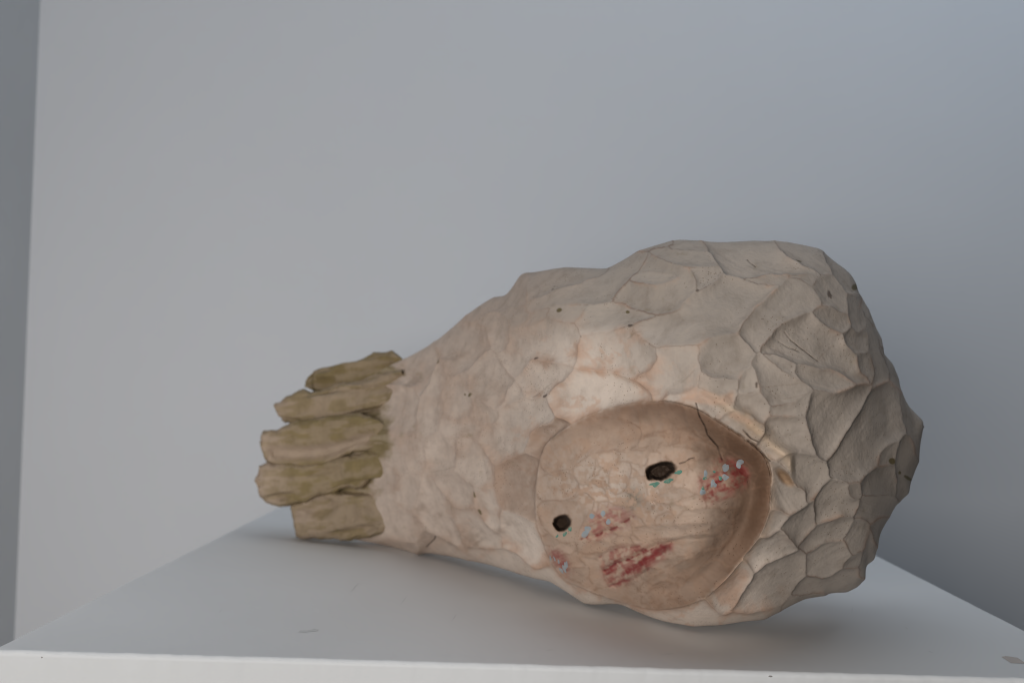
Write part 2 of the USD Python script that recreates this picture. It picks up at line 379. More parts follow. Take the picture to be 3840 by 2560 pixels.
FACE_FACETS = groups(1850, 1450, 1.651, """
900,110 1100,90 1180,120 1240,260 1080,260 960,290 905,310 890,200
1180,120 1250,110 1440,300 1430,380 1300,320 1230,270
1250,110 1400,200 1560,340 1680,430 1640,560 1560,460 1450,400 1440,300
900,330 960,300 1060,310 1050,340 950,370 890,380
740,140 890,110 895,230 820,210 750,180
300,380 500,230 700,170 890,240 900,320 880,380 650,400 480,520 300,530
480,520 560,450 620,400 640,500 600,560 540,620
640,410 880,390 960,400 940,500 860,470 800,460 730,500 650,500
730,500 800,460 850,470 850,560 800,650 740,670 700,600
980,380 1060,360 1180,380 1260,400 1400,370 1450,420 1260,450 1130,470 1050,440
1180,760 1380,740 1490,850 1470,950 1380,1030 1340,930 1150,940 1120,850
1000,800 1100,770 1140,800 1120,850 1040,870 1000,850
870,860 1000,850 1130,860 1350,830 1340,900 1150,930 950,960 860,920
650,1060 700,1010 820,970 900,990 860,1050 700,1090
690,1140 720,1100 880,1060 920,1100 900,1150 760,1220 710,1200
910,1220 1080,1140 1090,1190 980,1240 915,1290
920,1290 1000,1250 1060,1240 1050,1300 960,1340 920,1330
1060,1240 1140,1205 1150,1260 1060,1300
790,1250 850,1190 900,1200 895,1290 830,1310
1100,1110 1380,1000 1370,1060 1200,1180 1110,1180
1050,960 1340,900 1380,980 1110,1070 1090,1000
600,1110 680,1120 690,1200 720,1240 640,1240 590,1180
270,550 480,530 540,620 480,700 280,700
280,700 480,700 560,640 640,720 540,860 500,980 330,900
1480,840 1560,640 1710,600 1690,840 1600,990 1480,1140 1380,1060 1490,940
1200,1180 1380,1060 1480,1150 1350,1280 1200,1340 1150,1260
""")

face_mask = fill(chaikin(FACE), False)
lab = np.zeros(GX.shape, int)
polys = FACETS + SCOOPS
for k, p in enumerate(polys):
    lab[fill(chaikin(p)) & ~face_mask] = k + 1
NB = len(polys)
flab = np.zeros(GX.shape, int)
# small cuts fill the rest of the face
seeds = np.stack([RNG.uniform(FACE[:, 0].min(), FACE[:, 0].max(), 150), RNG.uniform(FACE[:, 1].min(), FACE[:, 1].max(), 150)], 1)
flab[face_mask] = NB + 1 + len(FACE_FACETS) + cKDTree(seeds * (0.8, 1.2)).query(np.stack([WX_[face_mask] * 0.8 , WY_[face_mask] * 1.2], 1))[1]
for k, p in enumerate(FACE_FACETS):
    flab[fill(chaikin(p)) & face_mask] = NB + 1 + k
idx = ndimage.distance_transform_edt((lab == 0), return_distances=False, return_indices=True)
lab = lab[idx[0], idx[1]]
LAB = np.where(face_mask, flab, lab)

# each cut is a hollow: a membrane pulled down inside its outline, deeper where the gouge was wider
SIDE = np.zeros(GX.shape); STEP = np.zeros(GX.shape)
GRX = np.zeros(GX.shape); GRY = np.zeros(GX.shape)
TILT = {0: (0, .2), 1: (-.35, -.1), 2: (.05, .35), 3: (0, .35), 4: (0, .28), 5: (0, .25), 7: (-.15, -.25), 8: (.1, .3), 9: (0, .3), 10: (0, .1), 11: (0, -.2), 12: (-.1, -.2), 13: (-.1, -.22),
        14: (.05, .40), 15: (-.1, -.28), 16: (-.08, -.22), 17: (0, .05), 18: (.05, .22), 19: (.1, .25), 20: (.3, .1), 21: (0, -.1), 23: (.2, .05), 24: (.35, 0), 25: (.1, -.1), 26: (-.05, -.05), 27: (.05, .38),
        28: (-.1, -.25), 29: (.05, .05), 30: (-.1, -.28), 31: (.1, .1), 32: (.3, 0), 33: (.3, 0), 34: (.3, .1), 36: (.35, .1), 37: (.15, .2), 38: (.1, .1), 39: (.1, .2), 40: (-.05, .1), 41: (-.1, -.2), 42: (0, .1)}
EDGE = np.zeros(GX.shape)          # distance to the nearest ridge, chart units
CUT = np.zeros(GX.shape)           # depth, metres
FID = np.zeros(GX.shape)           # a random number per cut
DIRX = np.zeros(GX.shape); DIRY = np.zeros(GX.shape)
MM = 0.000118                      # metres per chart unit, about
for k, sl in enumerate(ndimage.find_objects(LAB)):
    if sl is None:
        continue
    mk = np.pad(LAB[sl] == k + 1, 1)
    d = ndimage.distance_transform_edt(mk)
    n = int(mk.sum())
    idm = -np.ones(mk.shape, int); idm[mk] = np.arange(n)
    ii = idm[mk]; r, c = np.nonzero(mk)
    diag, rows, cols = np.full(n, 4.02), [], []
    for dr, dc in ((1, 0), (-1, 0), (0, 1), (0, -1)):
        nb = idm[r + dr, c + dc]; ok = nb >= 0
        # the chart's own border is no ridge
        out = (r + dr - 1 + sl[0].start < 0) | (r + dr - 1 + sl[0].start >= CH) | (c + dc - 1 + sl[1].start < 0) | (c + dc - 1 + sl[1].start >= CW)
        diag[out] -= 1
        rows.append(ii[ok]); cols.append(nb[ok])
    A = sparse.csr_matrix((np.concatenate([diag] + [np.full(len(x), -1.0) for x in rows]), (np.concatenate([np.arange(n)] + rows), np.concatenate([np.arange(n)] + cols))))
    u = spsolve(A.tocsc(), np.ones(n)); u /= u.max()
    inr = d.max() / SC * MM
    rk = np.random.default_rng(1000 + k)
    amp = min(0.0058, 0.36 * inr) * rk.uniform(0.8, 1.2)
    if k >= NB:
        amp *= 0.48
    if k in (NB + 24, NB + 25, NB + 2):
        amp *= 0.35; TILT[k] = (0, 0)
    if k in (NB - 2, NB - 1):
        amp = 0.0042
    cx, cy = c.mean(), r.mean(); cx_abs = X0 + (cx + sl[1].start) / SC
    uu = np.zeros(mk.shape); uu[mk] = amp * u
    # the cut's plane: a chosen or random tilt (slope; x to the right, y down; more y = turned upwards)
    tx, ty = TILT.get(k, rk.normal(0, 0.14 if c.mean() + sl[1].start > 430 else 0.27, 2) if k < NB else rk.normal(0, 0.13, 2))
    # the gouge leaves the wood at the far end of its stroke: deeper there, with a lip
    sx, sy = (0.95, 0.3) if cx_abs < 2450 else (-0.75, 0.66)
    sd = ((c - cx) * sx + (r - cy) * sy); sd = sd / max(1, np.abs(sd).max())
    sub = SIDE[sl]; sub[mk[1:-1, 1:-1]] = sd
    sub = STEP[sl]; sub[mk[1:-1, 1:-1]] = np.clip(inr / 0.010, 0.3, 1) * (0.0007 * np.clip(sd, 0, 1) ** 1.5 - 0.0004 * np.clip(-sd, 0, 1)) * (0.5 if k >= NB else 1)
    g1, g0 = np.gradient(uu)[1], np.gradient(uu)[0]
    inn = ndimage.binary_erosion(mk)
    for A_, g_, t_ in ((GRX, g1, tx), (GRY, g0, -ty)):
        sub = A_[sl]; sub[mk[1:-1, 1:-1]] = (np.where(inn, g_, 0.75 * g_))[mk] + t_ * MM / SC
    sub = EDGE[sl]; sub[mk[1:-1, 1:-1]] = d[mk] / SC
    sub = FID[sl]; sub[mk[1:-1, 1:-1]] = rk.random()
    w, vecs = np.linalg.eigh(np.cov(np.stack([c, r]))) if n > 5 else (None, np.eye(2))
    sub = DIRX[sl]; sub[mk[1:-1, 1:-1]] = vecs[0, 1]
    sub = DIRY[sl]; sub[mk[1:-1, 1:-1]] = vecs[1, 1]

# the surface whose slopes fit the cuts best: continuous, with ridges and valleys where cuts meet
div = np.zeros(GX.shape)
div[:, 1:] += 0.5 * (GRX[:, 1:] - 0) + 0.5 * (GRX[:, :-1]); div[:, :-1] -= 0.5 * (GRX[:, 1:]) + 0.5 * (GRX[:, :-1])
div[1:] += 0.5 * GRY[1:] + 0.5 * GRY[:-1]; div[:-1] -= 0.5 * GRY[1:] + 0.5 * GRY[:-1]
hat = dctn(div, type=2, norm='ortho')
lam = (2 - 2 * np.cos(np.pi * np.arange(CW) / CW))[None] + (2 - 2 * np.cos(np.pi * np.arange(CH) / CH))[:, None]
CUT = idctn(hat / (lam + 1 / 95.0 ** 2), type=2, norm='ortho')
CUT -= np.median(CUT[(GX > 1300) & (GX < 3300) & (GY > 1100) & (GY < 2200)]) - 0.0006

CUT += STEP

# gouge striations run along each cut; the neck is rougher than the bulb
along = GX * DIRX + GY * DIRY; across = -GX * DIRY + GY * DIRX
strip = fbm(np.stack([along / 160, across / 9, FID * 60], -1), 3, 21) - 0.5
NECK = sm(2150, 1700, GX + 0.25 * (GY - 1700))
CUT += strip * 0.0006 * (0.4 + 0.4 * (FID > 0.6)) * np.where(face_mask, 0.5, 1)
CUT += (fbm(GP / 70, 5, 22) - 0.5) * (0.0006 + 0.0006 * NECK) * np.where(face_mask, 0.8, 1)
CUT += NECK * 0.0007 * np.abs(fbm(np.stack([GX / 45, GY / 120, 0 * GX], -1), 4, 27) - 0.5) * 3
CUT += (fbm(GP / 18, 3, 23) - 0.5) * (0.00030 + 0.00045 * NECK)
CUT = ndimage.gaussian_filter(CUT, 0.75)

def poly_line_dist(pts):
    pts = np.asarray(pts, float); best = np.full(GX.shape, 1e9)
    x, y = GX + WARP[..., 0] * 0.5, GY + WARP[..., 1] * 0.5
    for (ax, ay), (bx, by) in zip(pts[:-1], pts[1:]):
        L2 = (bx - ax) ** 2 + (by - ay) ** 2
        t = np.clip(((x - ax) * (bx - ax) + (y - ay) * (by - ay)) / L2, 0, 1)
        best = np.minimum(best, np.hypot(x - ax - t * (bx - ax), y - ay - t * (by - ay)))
    return best

def zf(*p):   # face survey sheet -> chart
    return np.array(p, float).reshape(-1, 2) / 1.651 + (1850, 1450)
def z3(*p):
    return np.array(p, float).reshape(-1, 2) / 1.96 + (2500, 850)
def z5(*p):
    return np.array(p, float).reshape(-1, 2) / 1.742 + (2700, 1500)
def z2(*p):
    return np.array(p, float).reshape(-1, 2) / 2.24 + (1700, 850)
def zm(*p):
    return np.array(p, float).reshape(-1, 2) / 2.24 + (1400, 1050)
def zn(*p):
    return np.array(p, float).reshape(-1, 2) / 2.614 + (1300, 1600)

def ell(c, rx, ry, ang):
    a = math.radians(ang); x, y = GX - c[0], GY - c[1]
    return np.hypot((x * math.cos(a) + y * math.sin(a)) / rx, (-x * math.sin(a) + y * math.cos(a)) / ry)

# the hollow of the face: steep wall under the hood on the right and above, flush on the left
FC = FACE.mean(0)
fd = ndimage.distance_transform_edt(face_mask) / SC
phi = np.degrees(np.arctan2(-(GY - FC[1]), GX - FC[0]))           # 0 right, 90 up
key = [-180, -150, -110, -80, -50, -20, 10, 40, 65, 90, 115, 145, 180]
WALL = np.interp(phi, key, [0.0, 0.0, 0.0015, 0.004, 0.007, 0.009, 0.0105, 0.0115, 0.0105, 0.008, 0.0055, 0.002, 0.0])
RUN = np.interp(phi, key, [60, 60, 60, 80, 80, 80, 80, 100, 120, 130, 130, 110, 60])
prof = sm(0, 1, fd / RUN) * (1 - 0.22 * sm(88, 150, fd + 30 * (fbm(GP / 90, 2, 35) - 0.5)))
cen_w = sm(60, 260, np.hypot(GX - FC[0], GY - FC[1]))
WALL = 0.005 * (1 - cen_w) + WALL * cen_w
HOLLOW = np.where(face_mask, WALL * prof, 0)
HOLLOW -= np.where(face_mask, 0.0035 * sm(60, 210, fd), 0)          # the cheeks and brow swell forward
HOLLOW -= np.where(face_mask, 0.0022 * np.interp(phi, key, [1, 1, .3, 0, 0, 0, 0, 0, 0, 0, .2, .8, 1]) * sm(0, 55, fd), 0)
HOLLOW = ndimage.gaussian_filter(HOLLOW, 1.2)
od = ndimage.distance_transform_edt(~face_mask) / SC
LIP = np.where(face_mask, 0, np.interp(phi, key, [0, 0, 0, 0, .4, .8, 1, 1, 1, .8, .3, 0, 0])) * 0.0022 * sm(60, 10, od)
HOLLOW -= LIP

GROOVES = []
def groove(pts, depth, width):
    d = poly_line_dist(pts); GROOVES.append((d, width))
    return depth * np.exp(-(d / width) ** 2)
DET = np.zeros(GX.shape)
MOUTH_LINE = zf(690, 1140, 760, 1100, 850, 1070, 930, 1020, 1010, 985, 1100, 965)
DET += groove(MOUTH_LINE, 0.0020, 9) + groove(zf(545, 945, 640, 930, 740, 880, 860, 805), 0.0013, 8)
DET += groove(zf(720, 1235, 800, 1200, 900, 1180, 960, 1130), 0.0011, 7) + groove(zf(650, 1065, 760, 1020, 900, 990), 0.0010, 8)
DET += groove(zf(1120, 960, 1260, 950, 1400, 930), 0.0004, 7) + groove(zf(660, 1060, 700, 1120, 700, 1200, 760, 1240), 0.0008, 7)
DET -= 0.0025 * np.exp(-ell(zf(860, 640)[0], 60, 95, 20) ** 2)      # small nose
CRACKS = [zf(1250, 100, 1275, 180, 1320, 270, 1330, 300, 1390, 370, 1402, 410, 1422, 452), zf(1150, 478, 1190, 465, 1215, 447, 1242, 438),
          z3(880, 760, 940, 820, 1010, 870, 1070, 920, 1150, 980), z3(845, 825, 930, 880, 1010, 905), z3(600, 195, 660, 245), zn(860, 1075, 830, 1130, 780, 1180),
          z5(190, 270, 260, 330, 330, 400), z5(160, 200, 210, 250, 250, 270)]
crack_w = [2.5, 2.0, 1.7, 1.5, 1.5, 2.2, 2.6, 2.2]
crack = np.zeros(GX.shape)
for p, w in zip(CRACKS, crack_w):
    d = poly_line_dist(p) / w
    crack = np.maximum(crack, np.clip(1.5 - d, 0, 1) * np.clip(0.45 + 1.3 * (fbm(GP / 30, 2, 33) - 0.25), 0.2, 1))
DET += crack * 0.0008
RIDGE = z5(-150, -60, -60, -5, 20, 50, 150, 150, 270, 245, 370, 340, 440, 410, 480, 470) + (13, -9)
rd = poly_line_dist(RIDGE)
along_r = sm(2610, 2760, GX) * sm(2992, 2968, GX)
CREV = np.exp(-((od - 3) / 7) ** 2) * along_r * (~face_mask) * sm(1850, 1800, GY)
DET += CREV * 0.0022 * fbm(GP / 25, 3, 36) * 2
DET -= 0.0050 * np.exp(-(rd / 27) ** 2) * along_r
POCKET = ell(z5(428, 508)[0], 17, 44, -36)
DET += 0.0022 * sm(1.3, 0.2, POCKET)
RIMROUGH = np.exp(-((rd - 6) / 26) ** 2) * (~face_mask) * along_r
DET += RIMROUGH * (fbm(GP / 50, 3, 31) - 0.5) * 0.0014
EYES = [(zf(1035, 520)[0], 55, 33, -14), (zf(424, 842)[0], 28, 29, 0)]
EYE_R = [ell((c[0] + 0, c[1]), a, b, t) + (fbm(GP / 14, 4, 40 + k) - 0.5) * 0.36 for k, (c, a, b, t) in enumerate(EYES)]
for e in EYE_R:
    DET += 0.010 * sm(1.08, 0.55, e) + 0.003 * (fbm(GP / 16, 3, 44) - 0.5) * sm(1.0, 0.7, e)
RAYDEPTH = HOLLOW + DET

# ------------------------------------------------------------------ colour of the limewash, bare wood and paint, some shade painted in
def lin(r, g, b):
    c = np.array([r, g, b]) / 255.0
    return np.where(c <= 0.04045, c / 12.92, ((c + 0.055) / 1.055) ** 2.4)
COL = np.empty(GX.shape + (3,))
CREAM, SHADE_GREY, PEACH, BROWN, SKIN, BARE_SHADED, OLIVE, RED = lin(220, 205, 192), lin(170, 158, 147), lin(204, 168, 144), lin(112, 84, 68), lin(197, 170, 150), lin(120, 95, 77), lin(127, 111, 77), lin(136, 38, 42)
def blend(col, w):
    global COL
    COL = COL * (1 - w[..., None]) + col * w[..., None]
COL[:] = CREAM
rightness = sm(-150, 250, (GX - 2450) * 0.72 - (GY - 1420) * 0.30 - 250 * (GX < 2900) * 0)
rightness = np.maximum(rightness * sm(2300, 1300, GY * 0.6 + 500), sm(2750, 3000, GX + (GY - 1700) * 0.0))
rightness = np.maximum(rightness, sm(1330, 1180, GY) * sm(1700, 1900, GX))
blend(SHADE_GREY, rightness * 0.9)  # top and right end darkened, their shade put into the colour
COL *= (1 + (FID[..., None] - 0.5) * 0.13)
n6 = fbm(GP / 7, 2, 53); n1 = fbm(GP / 60, 4, 51); n2 = fbm(GP / 16, 4, 52)
warm = 1 - rightness
blend(PEACH, np.exp(-(EDGE / (9 + 16 * sm(0.35, 0.7, n1))) ** 1.5) * (0.25 + 0.75 * sm(0.35, 0.65, n1)) * warm * 0.95 * ~face_mask)
blend(PEACH, sm(0.56, 0.72, n1) * sm(0.4, 0.6, n2) * warm * 0.5)
blend(BROWN, np.exp(-(EDGE / 3.4) ** 2) * sm(0.22, 0.5, n2) * (0.12 + 0.88 * sm(-0.05, 0.45, SIDE)) * (0.22 + 0.7 * rightness) * (1 - 0.55 * NECK) * ~face_mask)
blend(PEACH * 0.85, np.exp(-(EDGE / 8) ** 2) * sm(0.5, 0.75, n1) * rightness * 0.5)
blend(lin(180, 161, 147), NECK * (0.75 + 0.4 * (n1 - 0.5)))
for c, a, b, t, w in ((zn(1180, 1090)[0], 34, 26, 20, .6), (zn(1230, 1180)[0], 26, 16, 0, .55), (zn(1480, 1030)[0], 30, 14, -20, .5), (zn(740, 800)[0], 22, 16, 0, .4), (zn(780, 1080)[0], 22, 30, 0, .6), (zn(890, 870)[0], 16, 14, 0, .4), (zn(1600, 930)[0], 40, 20, 30, .3), (zm(290, 830)[0], 34, 22, -30, .45), (zm(690, 640)[0], 40, 14, -20, .4), (zm(1000, 900)[0], 40, 26, 0, .25)):
    blend(lin(142, 120, 104), np.exp(-(ell(c, a, b, t) + (n2 - 0.5) * 1.5) ** 2) * w)
COL *= 1 + 0.16 * (n2[..., None] - 0.5) * (0.4 + 0.6 * NECK[..., None])
# face
skinmask = np.clip(ndimage.gaussian_filter(face_mask.astype(float), 2.5) + (n2 - 0.5) * 0.5 * (ndimage.gaussian_filter(face_mask.astype(float), 9) * (1 - ndimage.gaussian_filter(face_mask.astype(float), 9)) * 4), 0, 1)
blend(SKIN, skinmask * 0.9)
COL[face_mask] *= (1 + (FID[face_mask][:, None] - 0.5) * 0.14)
blend(lin(192, 156, 131), skinmask * sm(0.45, 0.65, n1) * 0.45)
blend(CREAM * 0.97, skinmask * np.exp(-(ell(zf(700, 620)[0], 260, 130, 15) / 1.0) ** 2) * sm(0.4, 0.6, n2) * 0.7)
stain_shade = np.interp(phi, key, [.1, .1, .2, .4, .65, .9, 1, .9, .6, .4, .35, .25, .1])
blend(BARE_SHADED, skinmask * stain_shade * sm(210, 90, fd + 90 * (n1 - 0.5)) * 0.95)  # brown bare wood, darkened further with the recess's shade painted in
blend(lin(112, 80, 58), skinmask * np.interp(phi, key, [0, 0, 0, .1, .3, .5, .7, .8, .7, .7, .5, .2, 0]) * sm(95, 15, fd + 100 * (n1 - 0.5)) * 0.8)  # darker again towards the rim, shade painted over the lit wall
blend(lin(150, 118, 96), skinmask * np.exp(-(EDGE / 4.5) ** 2) * sm(0.36, 0.56, n2) * 0.55)
blend(lin(208, 184, 160), np.exp(-((rd) / 24) ** 2) * along_r * ~face_mask * 0.9)  # ridge shading painted in: pale crest
blend(lin(166, 130, 96), RIMROUGH * sm(0.5, 0.62, n2) * sm(22, 4, od) * 0.9)
blend(lin(104, 76, 52), CREV * sm(0.35, 0.6, n2) * 0.9)  # ridge shading painted in: dark crevice on the inner side
blend(lin(190, 160, 130), RIMROUGH * sm(0.56, 0.70, n1) * 0.5)
for k in (NB - 2, NB - 1):
    mk = ndimage.gaussian_filter((LAB == k + 1).astype(float), 1.5)
    blend(lin(168, 142, 124) * 0.95, mk * (0.55 + 0.4 * n2))
blend(lin(164, 132, 100), sm(1.35, 0.5, POCKET) * 0.85)  # shadow under the end of the lip, painted brown
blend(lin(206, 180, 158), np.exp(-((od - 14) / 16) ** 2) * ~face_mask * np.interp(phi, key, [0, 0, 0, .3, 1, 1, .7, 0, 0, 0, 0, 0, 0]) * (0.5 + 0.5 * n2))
blend(lin(120, 112, 98), np.exp(-ell(zf(870, 690)[0], 36, 36, 0) ** 2) * sm(0.3, 0.6, n2) * 0.75)
# peach bare patches round the hood
for p in (zf(1350, 1240, 1500, 1130, 1600, 1150, 1500, 1350, 1400, 1370), z3(60, 1265, 220, 1190, 420, 1245, 500, 1200, 490, 1310, 330, 1310), z3(440, 1380, 500, 1345, 690, 1460, 560, 1430)):
    blend(PEACH, ndimage.gaussian_filter(fill(chaikin(p)).astype(float), 2.0) * (0.4 + 0.5 * n2))
# blushes and mouth: dry brushed red
BLUSH = {'cheek_paint': [zf(1250, 600, 1330, 500, 1430, 440, 1560, 480, 1575, 610, 1400, 720, 1330, 730, 1280, 660), zf(540, 960, 590, 820, 700, 740, 790, 750, 890, 800, 860, 850, 700, 930, 600, 965), zf(345, 985, 420, 1000, 510, 1190, 440, 1170, 365, 1070)],
         'mouth': [zf(655, 1060, 820, 1000, 1000, 975, 1090, 965, 1100, 1020, 1000, 1085, 930, 1150, 770, 1245, 690, 1205)]}
brush = fbm(np.stack([(GX * 0.9 - GY * 0.44) / 90, (GX * 0.44 + GY * 0.9) / 11, 0 * GX], -1), 4, 61)
PAINTMASK = {}
for name, ps in BLUSH.items():
    for k, p in enumerate(ps):
        mk = fill(chaikin(p), True); PAINTMASK[(name, k)] = mk
        soft = ndimage.gaussian_filter(mk.astype(float), 5) 
        blend(lin(178, 108, 98), soft * sm(0.3, 0.62, n2) * 0.55)
        blend(RED, soft ** 1.5 * sm(0.36, 0.68, 0.55 * brush + 0.33 * n2 + 0.12 * n6) * (0.92 if k != 1 or name == 'mouth' else 0.45))
for i in range(0, 4):
    d, w = GROOVES[i]
    blend(lin(128, 44, 46), np.exp(-(d / (w * (0.6 if i != 3 else 0.4))) ** 2) * sm(0.38, 0.6, n2) * (0.85 if i < 2 else 0.5))
blend(lin(120, 36, 40), np.exp(-ell(zf(1050, 1000)[0], 28, 16, -20) ** 2) * 0.9)
blend(lin(120, 36, 40), sm(0.7, 0.5, np.abs(GX - zf(1545, 540)[0][0]) / 60) * np.exp(-ell(zf(1540, 540)[0], 26, 30, 0) ** 2) * sm(.35, .6, n2) * 0.8)
for e in EYE_R:
    blend(lin(110, 84, 62), sm(1.22, 1.0, e) * 0.7)
    blend(lin(62, 48, 38), sm(1.05, 0.88, e))
# olive stem end of the body
OL = [(1560, 1330), (1500, 1365), (1380, 1430), (1370, 1500), (1400, 1560), (1434, 1605), (1428, 1680), (1415, 1730), (1395, 1765), (1355, 1790), (1365, 1830), (1340, 1880), (1362, 1920), (1358, 2000), (1330, 2040), (880, 2060), (880, 1330)]
OL = [(x + (40 if x > 1300 and y < 1900 else 10), y) for x, y in OL]
olive = fill(np.array(OL, float)).astype(float)
olive = sm(0.24, 0.76, ndimage.gaussian_filter(olive, 13) + (fbm(np.stack([GX / 40, GY / 34, 0 * GX + 8], -1), 4, 67) - 0.5) * 1.1)
ost = fbm(np.stack([GX / 110, GY / 20, 0 * GX + 3], -1), 4, 66)
blend(OLIVE, olive * (0.65 + 0.35 * sm(0.3, 0.5, ost)))
blend(lin(176, 160, 138), olive * sm(0.5, 0.72, ost) * 0.55)
# stray drops of olive and grey
for c, a, b, t in ((z2(918, 723)[0], 10, 7, -20), (z2(1450, 706)[0], 8, 6, 0), (z3(970, 253)[0], 12, 5, 5), (z3(1392, 440)[0], 10, 12, 0), (z5(1122, 397)[0], 10, 12, 20),
                   (z5(1235, 510)[0], 15, 6, 35), (z5(1188, 478)[0], 6, 6, 0), (zm(553, 687)[0], 6, 8, 20), (zm(820, 965)[0], 9, 6, -40), (zm(768, 960)[0], 4, 4, 0), (zn(1272, 655)[0], 4, 12, -10), (zn(1310, 830)[0], 4, 12, -20)):
    blend(lin(112, 100, 72), sm(1.15, 0.85, ell(c, a, b, t)))
for c, a, b, t in ((z3(1187, 510)[0], 9, 15, -20), (z2(700, 1105)[0], 9, 5, 0), (z2(750, 1415)[0], 8, 5, -30), (z2(828, 522)[0], 6, 4, -30), (z2(836, 486)[0], 3, 2, 0), (z3(650, 1165)[0], 5, 10, 0), (z3(228, 462)[0], 8, 4, -20), (z2(1100, 945)[0], 5, 4, 0), (z2(1520, 845)[0], 10, 6, -20)):
    blend(lin(92, 78, 68), sm(1.1, 0.7, ell(c, a, b, t) + (n2 - 0.5) * 2.2) * 0.85)
blend(lin(64, 50, 41), np.clip(crack * 1.2, 0, 1))
# scratches
for p in (z2(1895, 1310, 2030, 1210), z2(640, 1425, 790, 1310), z2(1480, 945, 1600, 890), z3(860, 1270, 1010, 1235), z3(690, 1180, 1000, 1150), z3(1250, 860, 1100, 1005), zn(830, 440, 1100, 390)):
    blend(lin(150, 132, 116), np.clip(1.4 - poly_line_dist(p) / 1.6, 0, 1) * 0.5)
COL = np.clip(COL, 0.01, 0.9)

def sample(a, q, order=1):
    return ndimage.map_coordinates(a, [(q[..., 1] - Y0) * SC - 0.5, (q[..., 0] - X0) * SC - 0.5], order=order, mode='nearest')

# ------------------------------------------------------------------ a rounded solid from its upper and lower outlines
def resample(p, n):
    p = np.asarray(p, float)
    s = np.r_[0, np.cumsum(np.hypot(*np.diff(p, axis=0).T))]
    t = np.linspace(0, s[-1], n)
    return np.stack([np.interp(t, s, p[:, 0]), np.interp(t, s, p[:, 1])], 1)

def solid(T, B, depth, thick, theta, smooth_inside=True):
    """Rings between the outlines T and B (n x 2); depth and thick (n) in metres; theta: ring angles, sin > 0 towards the front."""
    mid, half = (T + B) / 2, (T - B) / 2
    q = mid[:, None] + half[:, None] * np.cos(theta)[None, :, None]
    dep = depth[:, None] - thick[:, None] * np.sin(theta)[None]
    w = (np.abs(np.cos(theta)) ** 10)[None, :, None]
    sg = len(T) / 38
    T2, B2 = (ndimage.gaussian_filter1d(p, sg, axis=0, mode='nearest') for p in (T, B))
    if smooth_inside:
        e = sm(0, len(T) / 12, np.minimum(np.arange(len(T)), len(T) - 1 - np.arange(len(T))))[:, None]
        T2, B2 = T2 * e + T * (1 - e), B2 * e + B * (1 - e)
        q2 = ((T2 + B2) / 2)[:, None] + ((T2 - B2) / 2)[:, None] * np.cos(theta)[None, :, None]
        q = q * w + q2 * (1 - w)
    return q, dep

def ring_faces(n, k):
    i, j = np.meshgrid(np.arange(n - 1), np.arange(k), indexing='ij')
    a, b, c, d = i * k + j, i * k + (j + 1) % k, (i + 1) * k + (j + 1) % k, (i + 1) * k + j
    return np.vstack([np.stack([a, b, c], -1).reshape(-1, 3), np.stack([a, c, d], -1).reshape(-1, 3)])

def vertex_normals(v, f):
    n = np.zeros_like(v); fn = np.cross(v[f[:, 1]] - v[f[:, 0]], v[f[:, 2]] - v[f[:, 0]])
    for k in range(3):
        for c in range(3):
            n[:, c] += np.bincount(f[:, k], fn[:, c], len(v))
    return n / np.maximum(np.linalg.norm(n, axis=1, keepdims=True), 1e-20)

TOP = [(1170, 1660), (1185, 1560), (1240, 1490), (1330, 1440), (1400, 1398), (1455, 1366), (1510, 1343), (1560, 1318), (1640, 1274), (1700, 1222), (1745, 1183), (1800, 1143), (1850, 1111), (1897, 1108), (1925, 1070), (1950, 1033), (1967, 1026), (2060, 1006), (2120, 996), (2230, 1000), (2280, 1004), (2340, 968), (2390, 938), (2440, 923), (2510, 903), (2550, 896), (2620, 900), (2700, 902), (2760, 900), (2830, 896), (2890, 900), (2950, 903), (3010, 915), (3070, 930), (3120, 968), (3170, 1003), (3195, 1025), (3216, 1060), (3226, 1105), (3262, 1155), (3290, 1230), (3312, 1270), (3316, 1325), (3352, 1362), (3376, 1420), (3380, 1465), (3412, 1520), (3466, 1575), (3468, 1600)]
BOT = [(1170, 1660), (1180, 1850), (1230, 1985), (1300, 2010), (1400, 2032), (1480, 2052), (1560, 2077), (1610, 2077), (1680, 2090), (1740, 2102), (1830, 2122), (1900, 2142), (1950, 2158), (2000, 2172), (2060, 2184), (2130, 2226), (2190, 2266), (2230, 2270), (2330, 2264), (2380, 2290), (2430, 2312), (2490, 2332), (2540, 2342), (2600, 2352), (2650, 2350), (2700, 2347), (2800, 2332), (2870, 2327), (2930, 2292), (3020, 2247), (3120, 2227), (3180, 2224), (3222, 2202), (3247, 2170), (3252, 2120), (3282, 2100), (3287, 2070), (3302, 2000), (3330, 1945), (3362, 1890), (3412, 1850), (3417, 1815), (3447, 1730), (3455, 1665), (3468, 1600)]
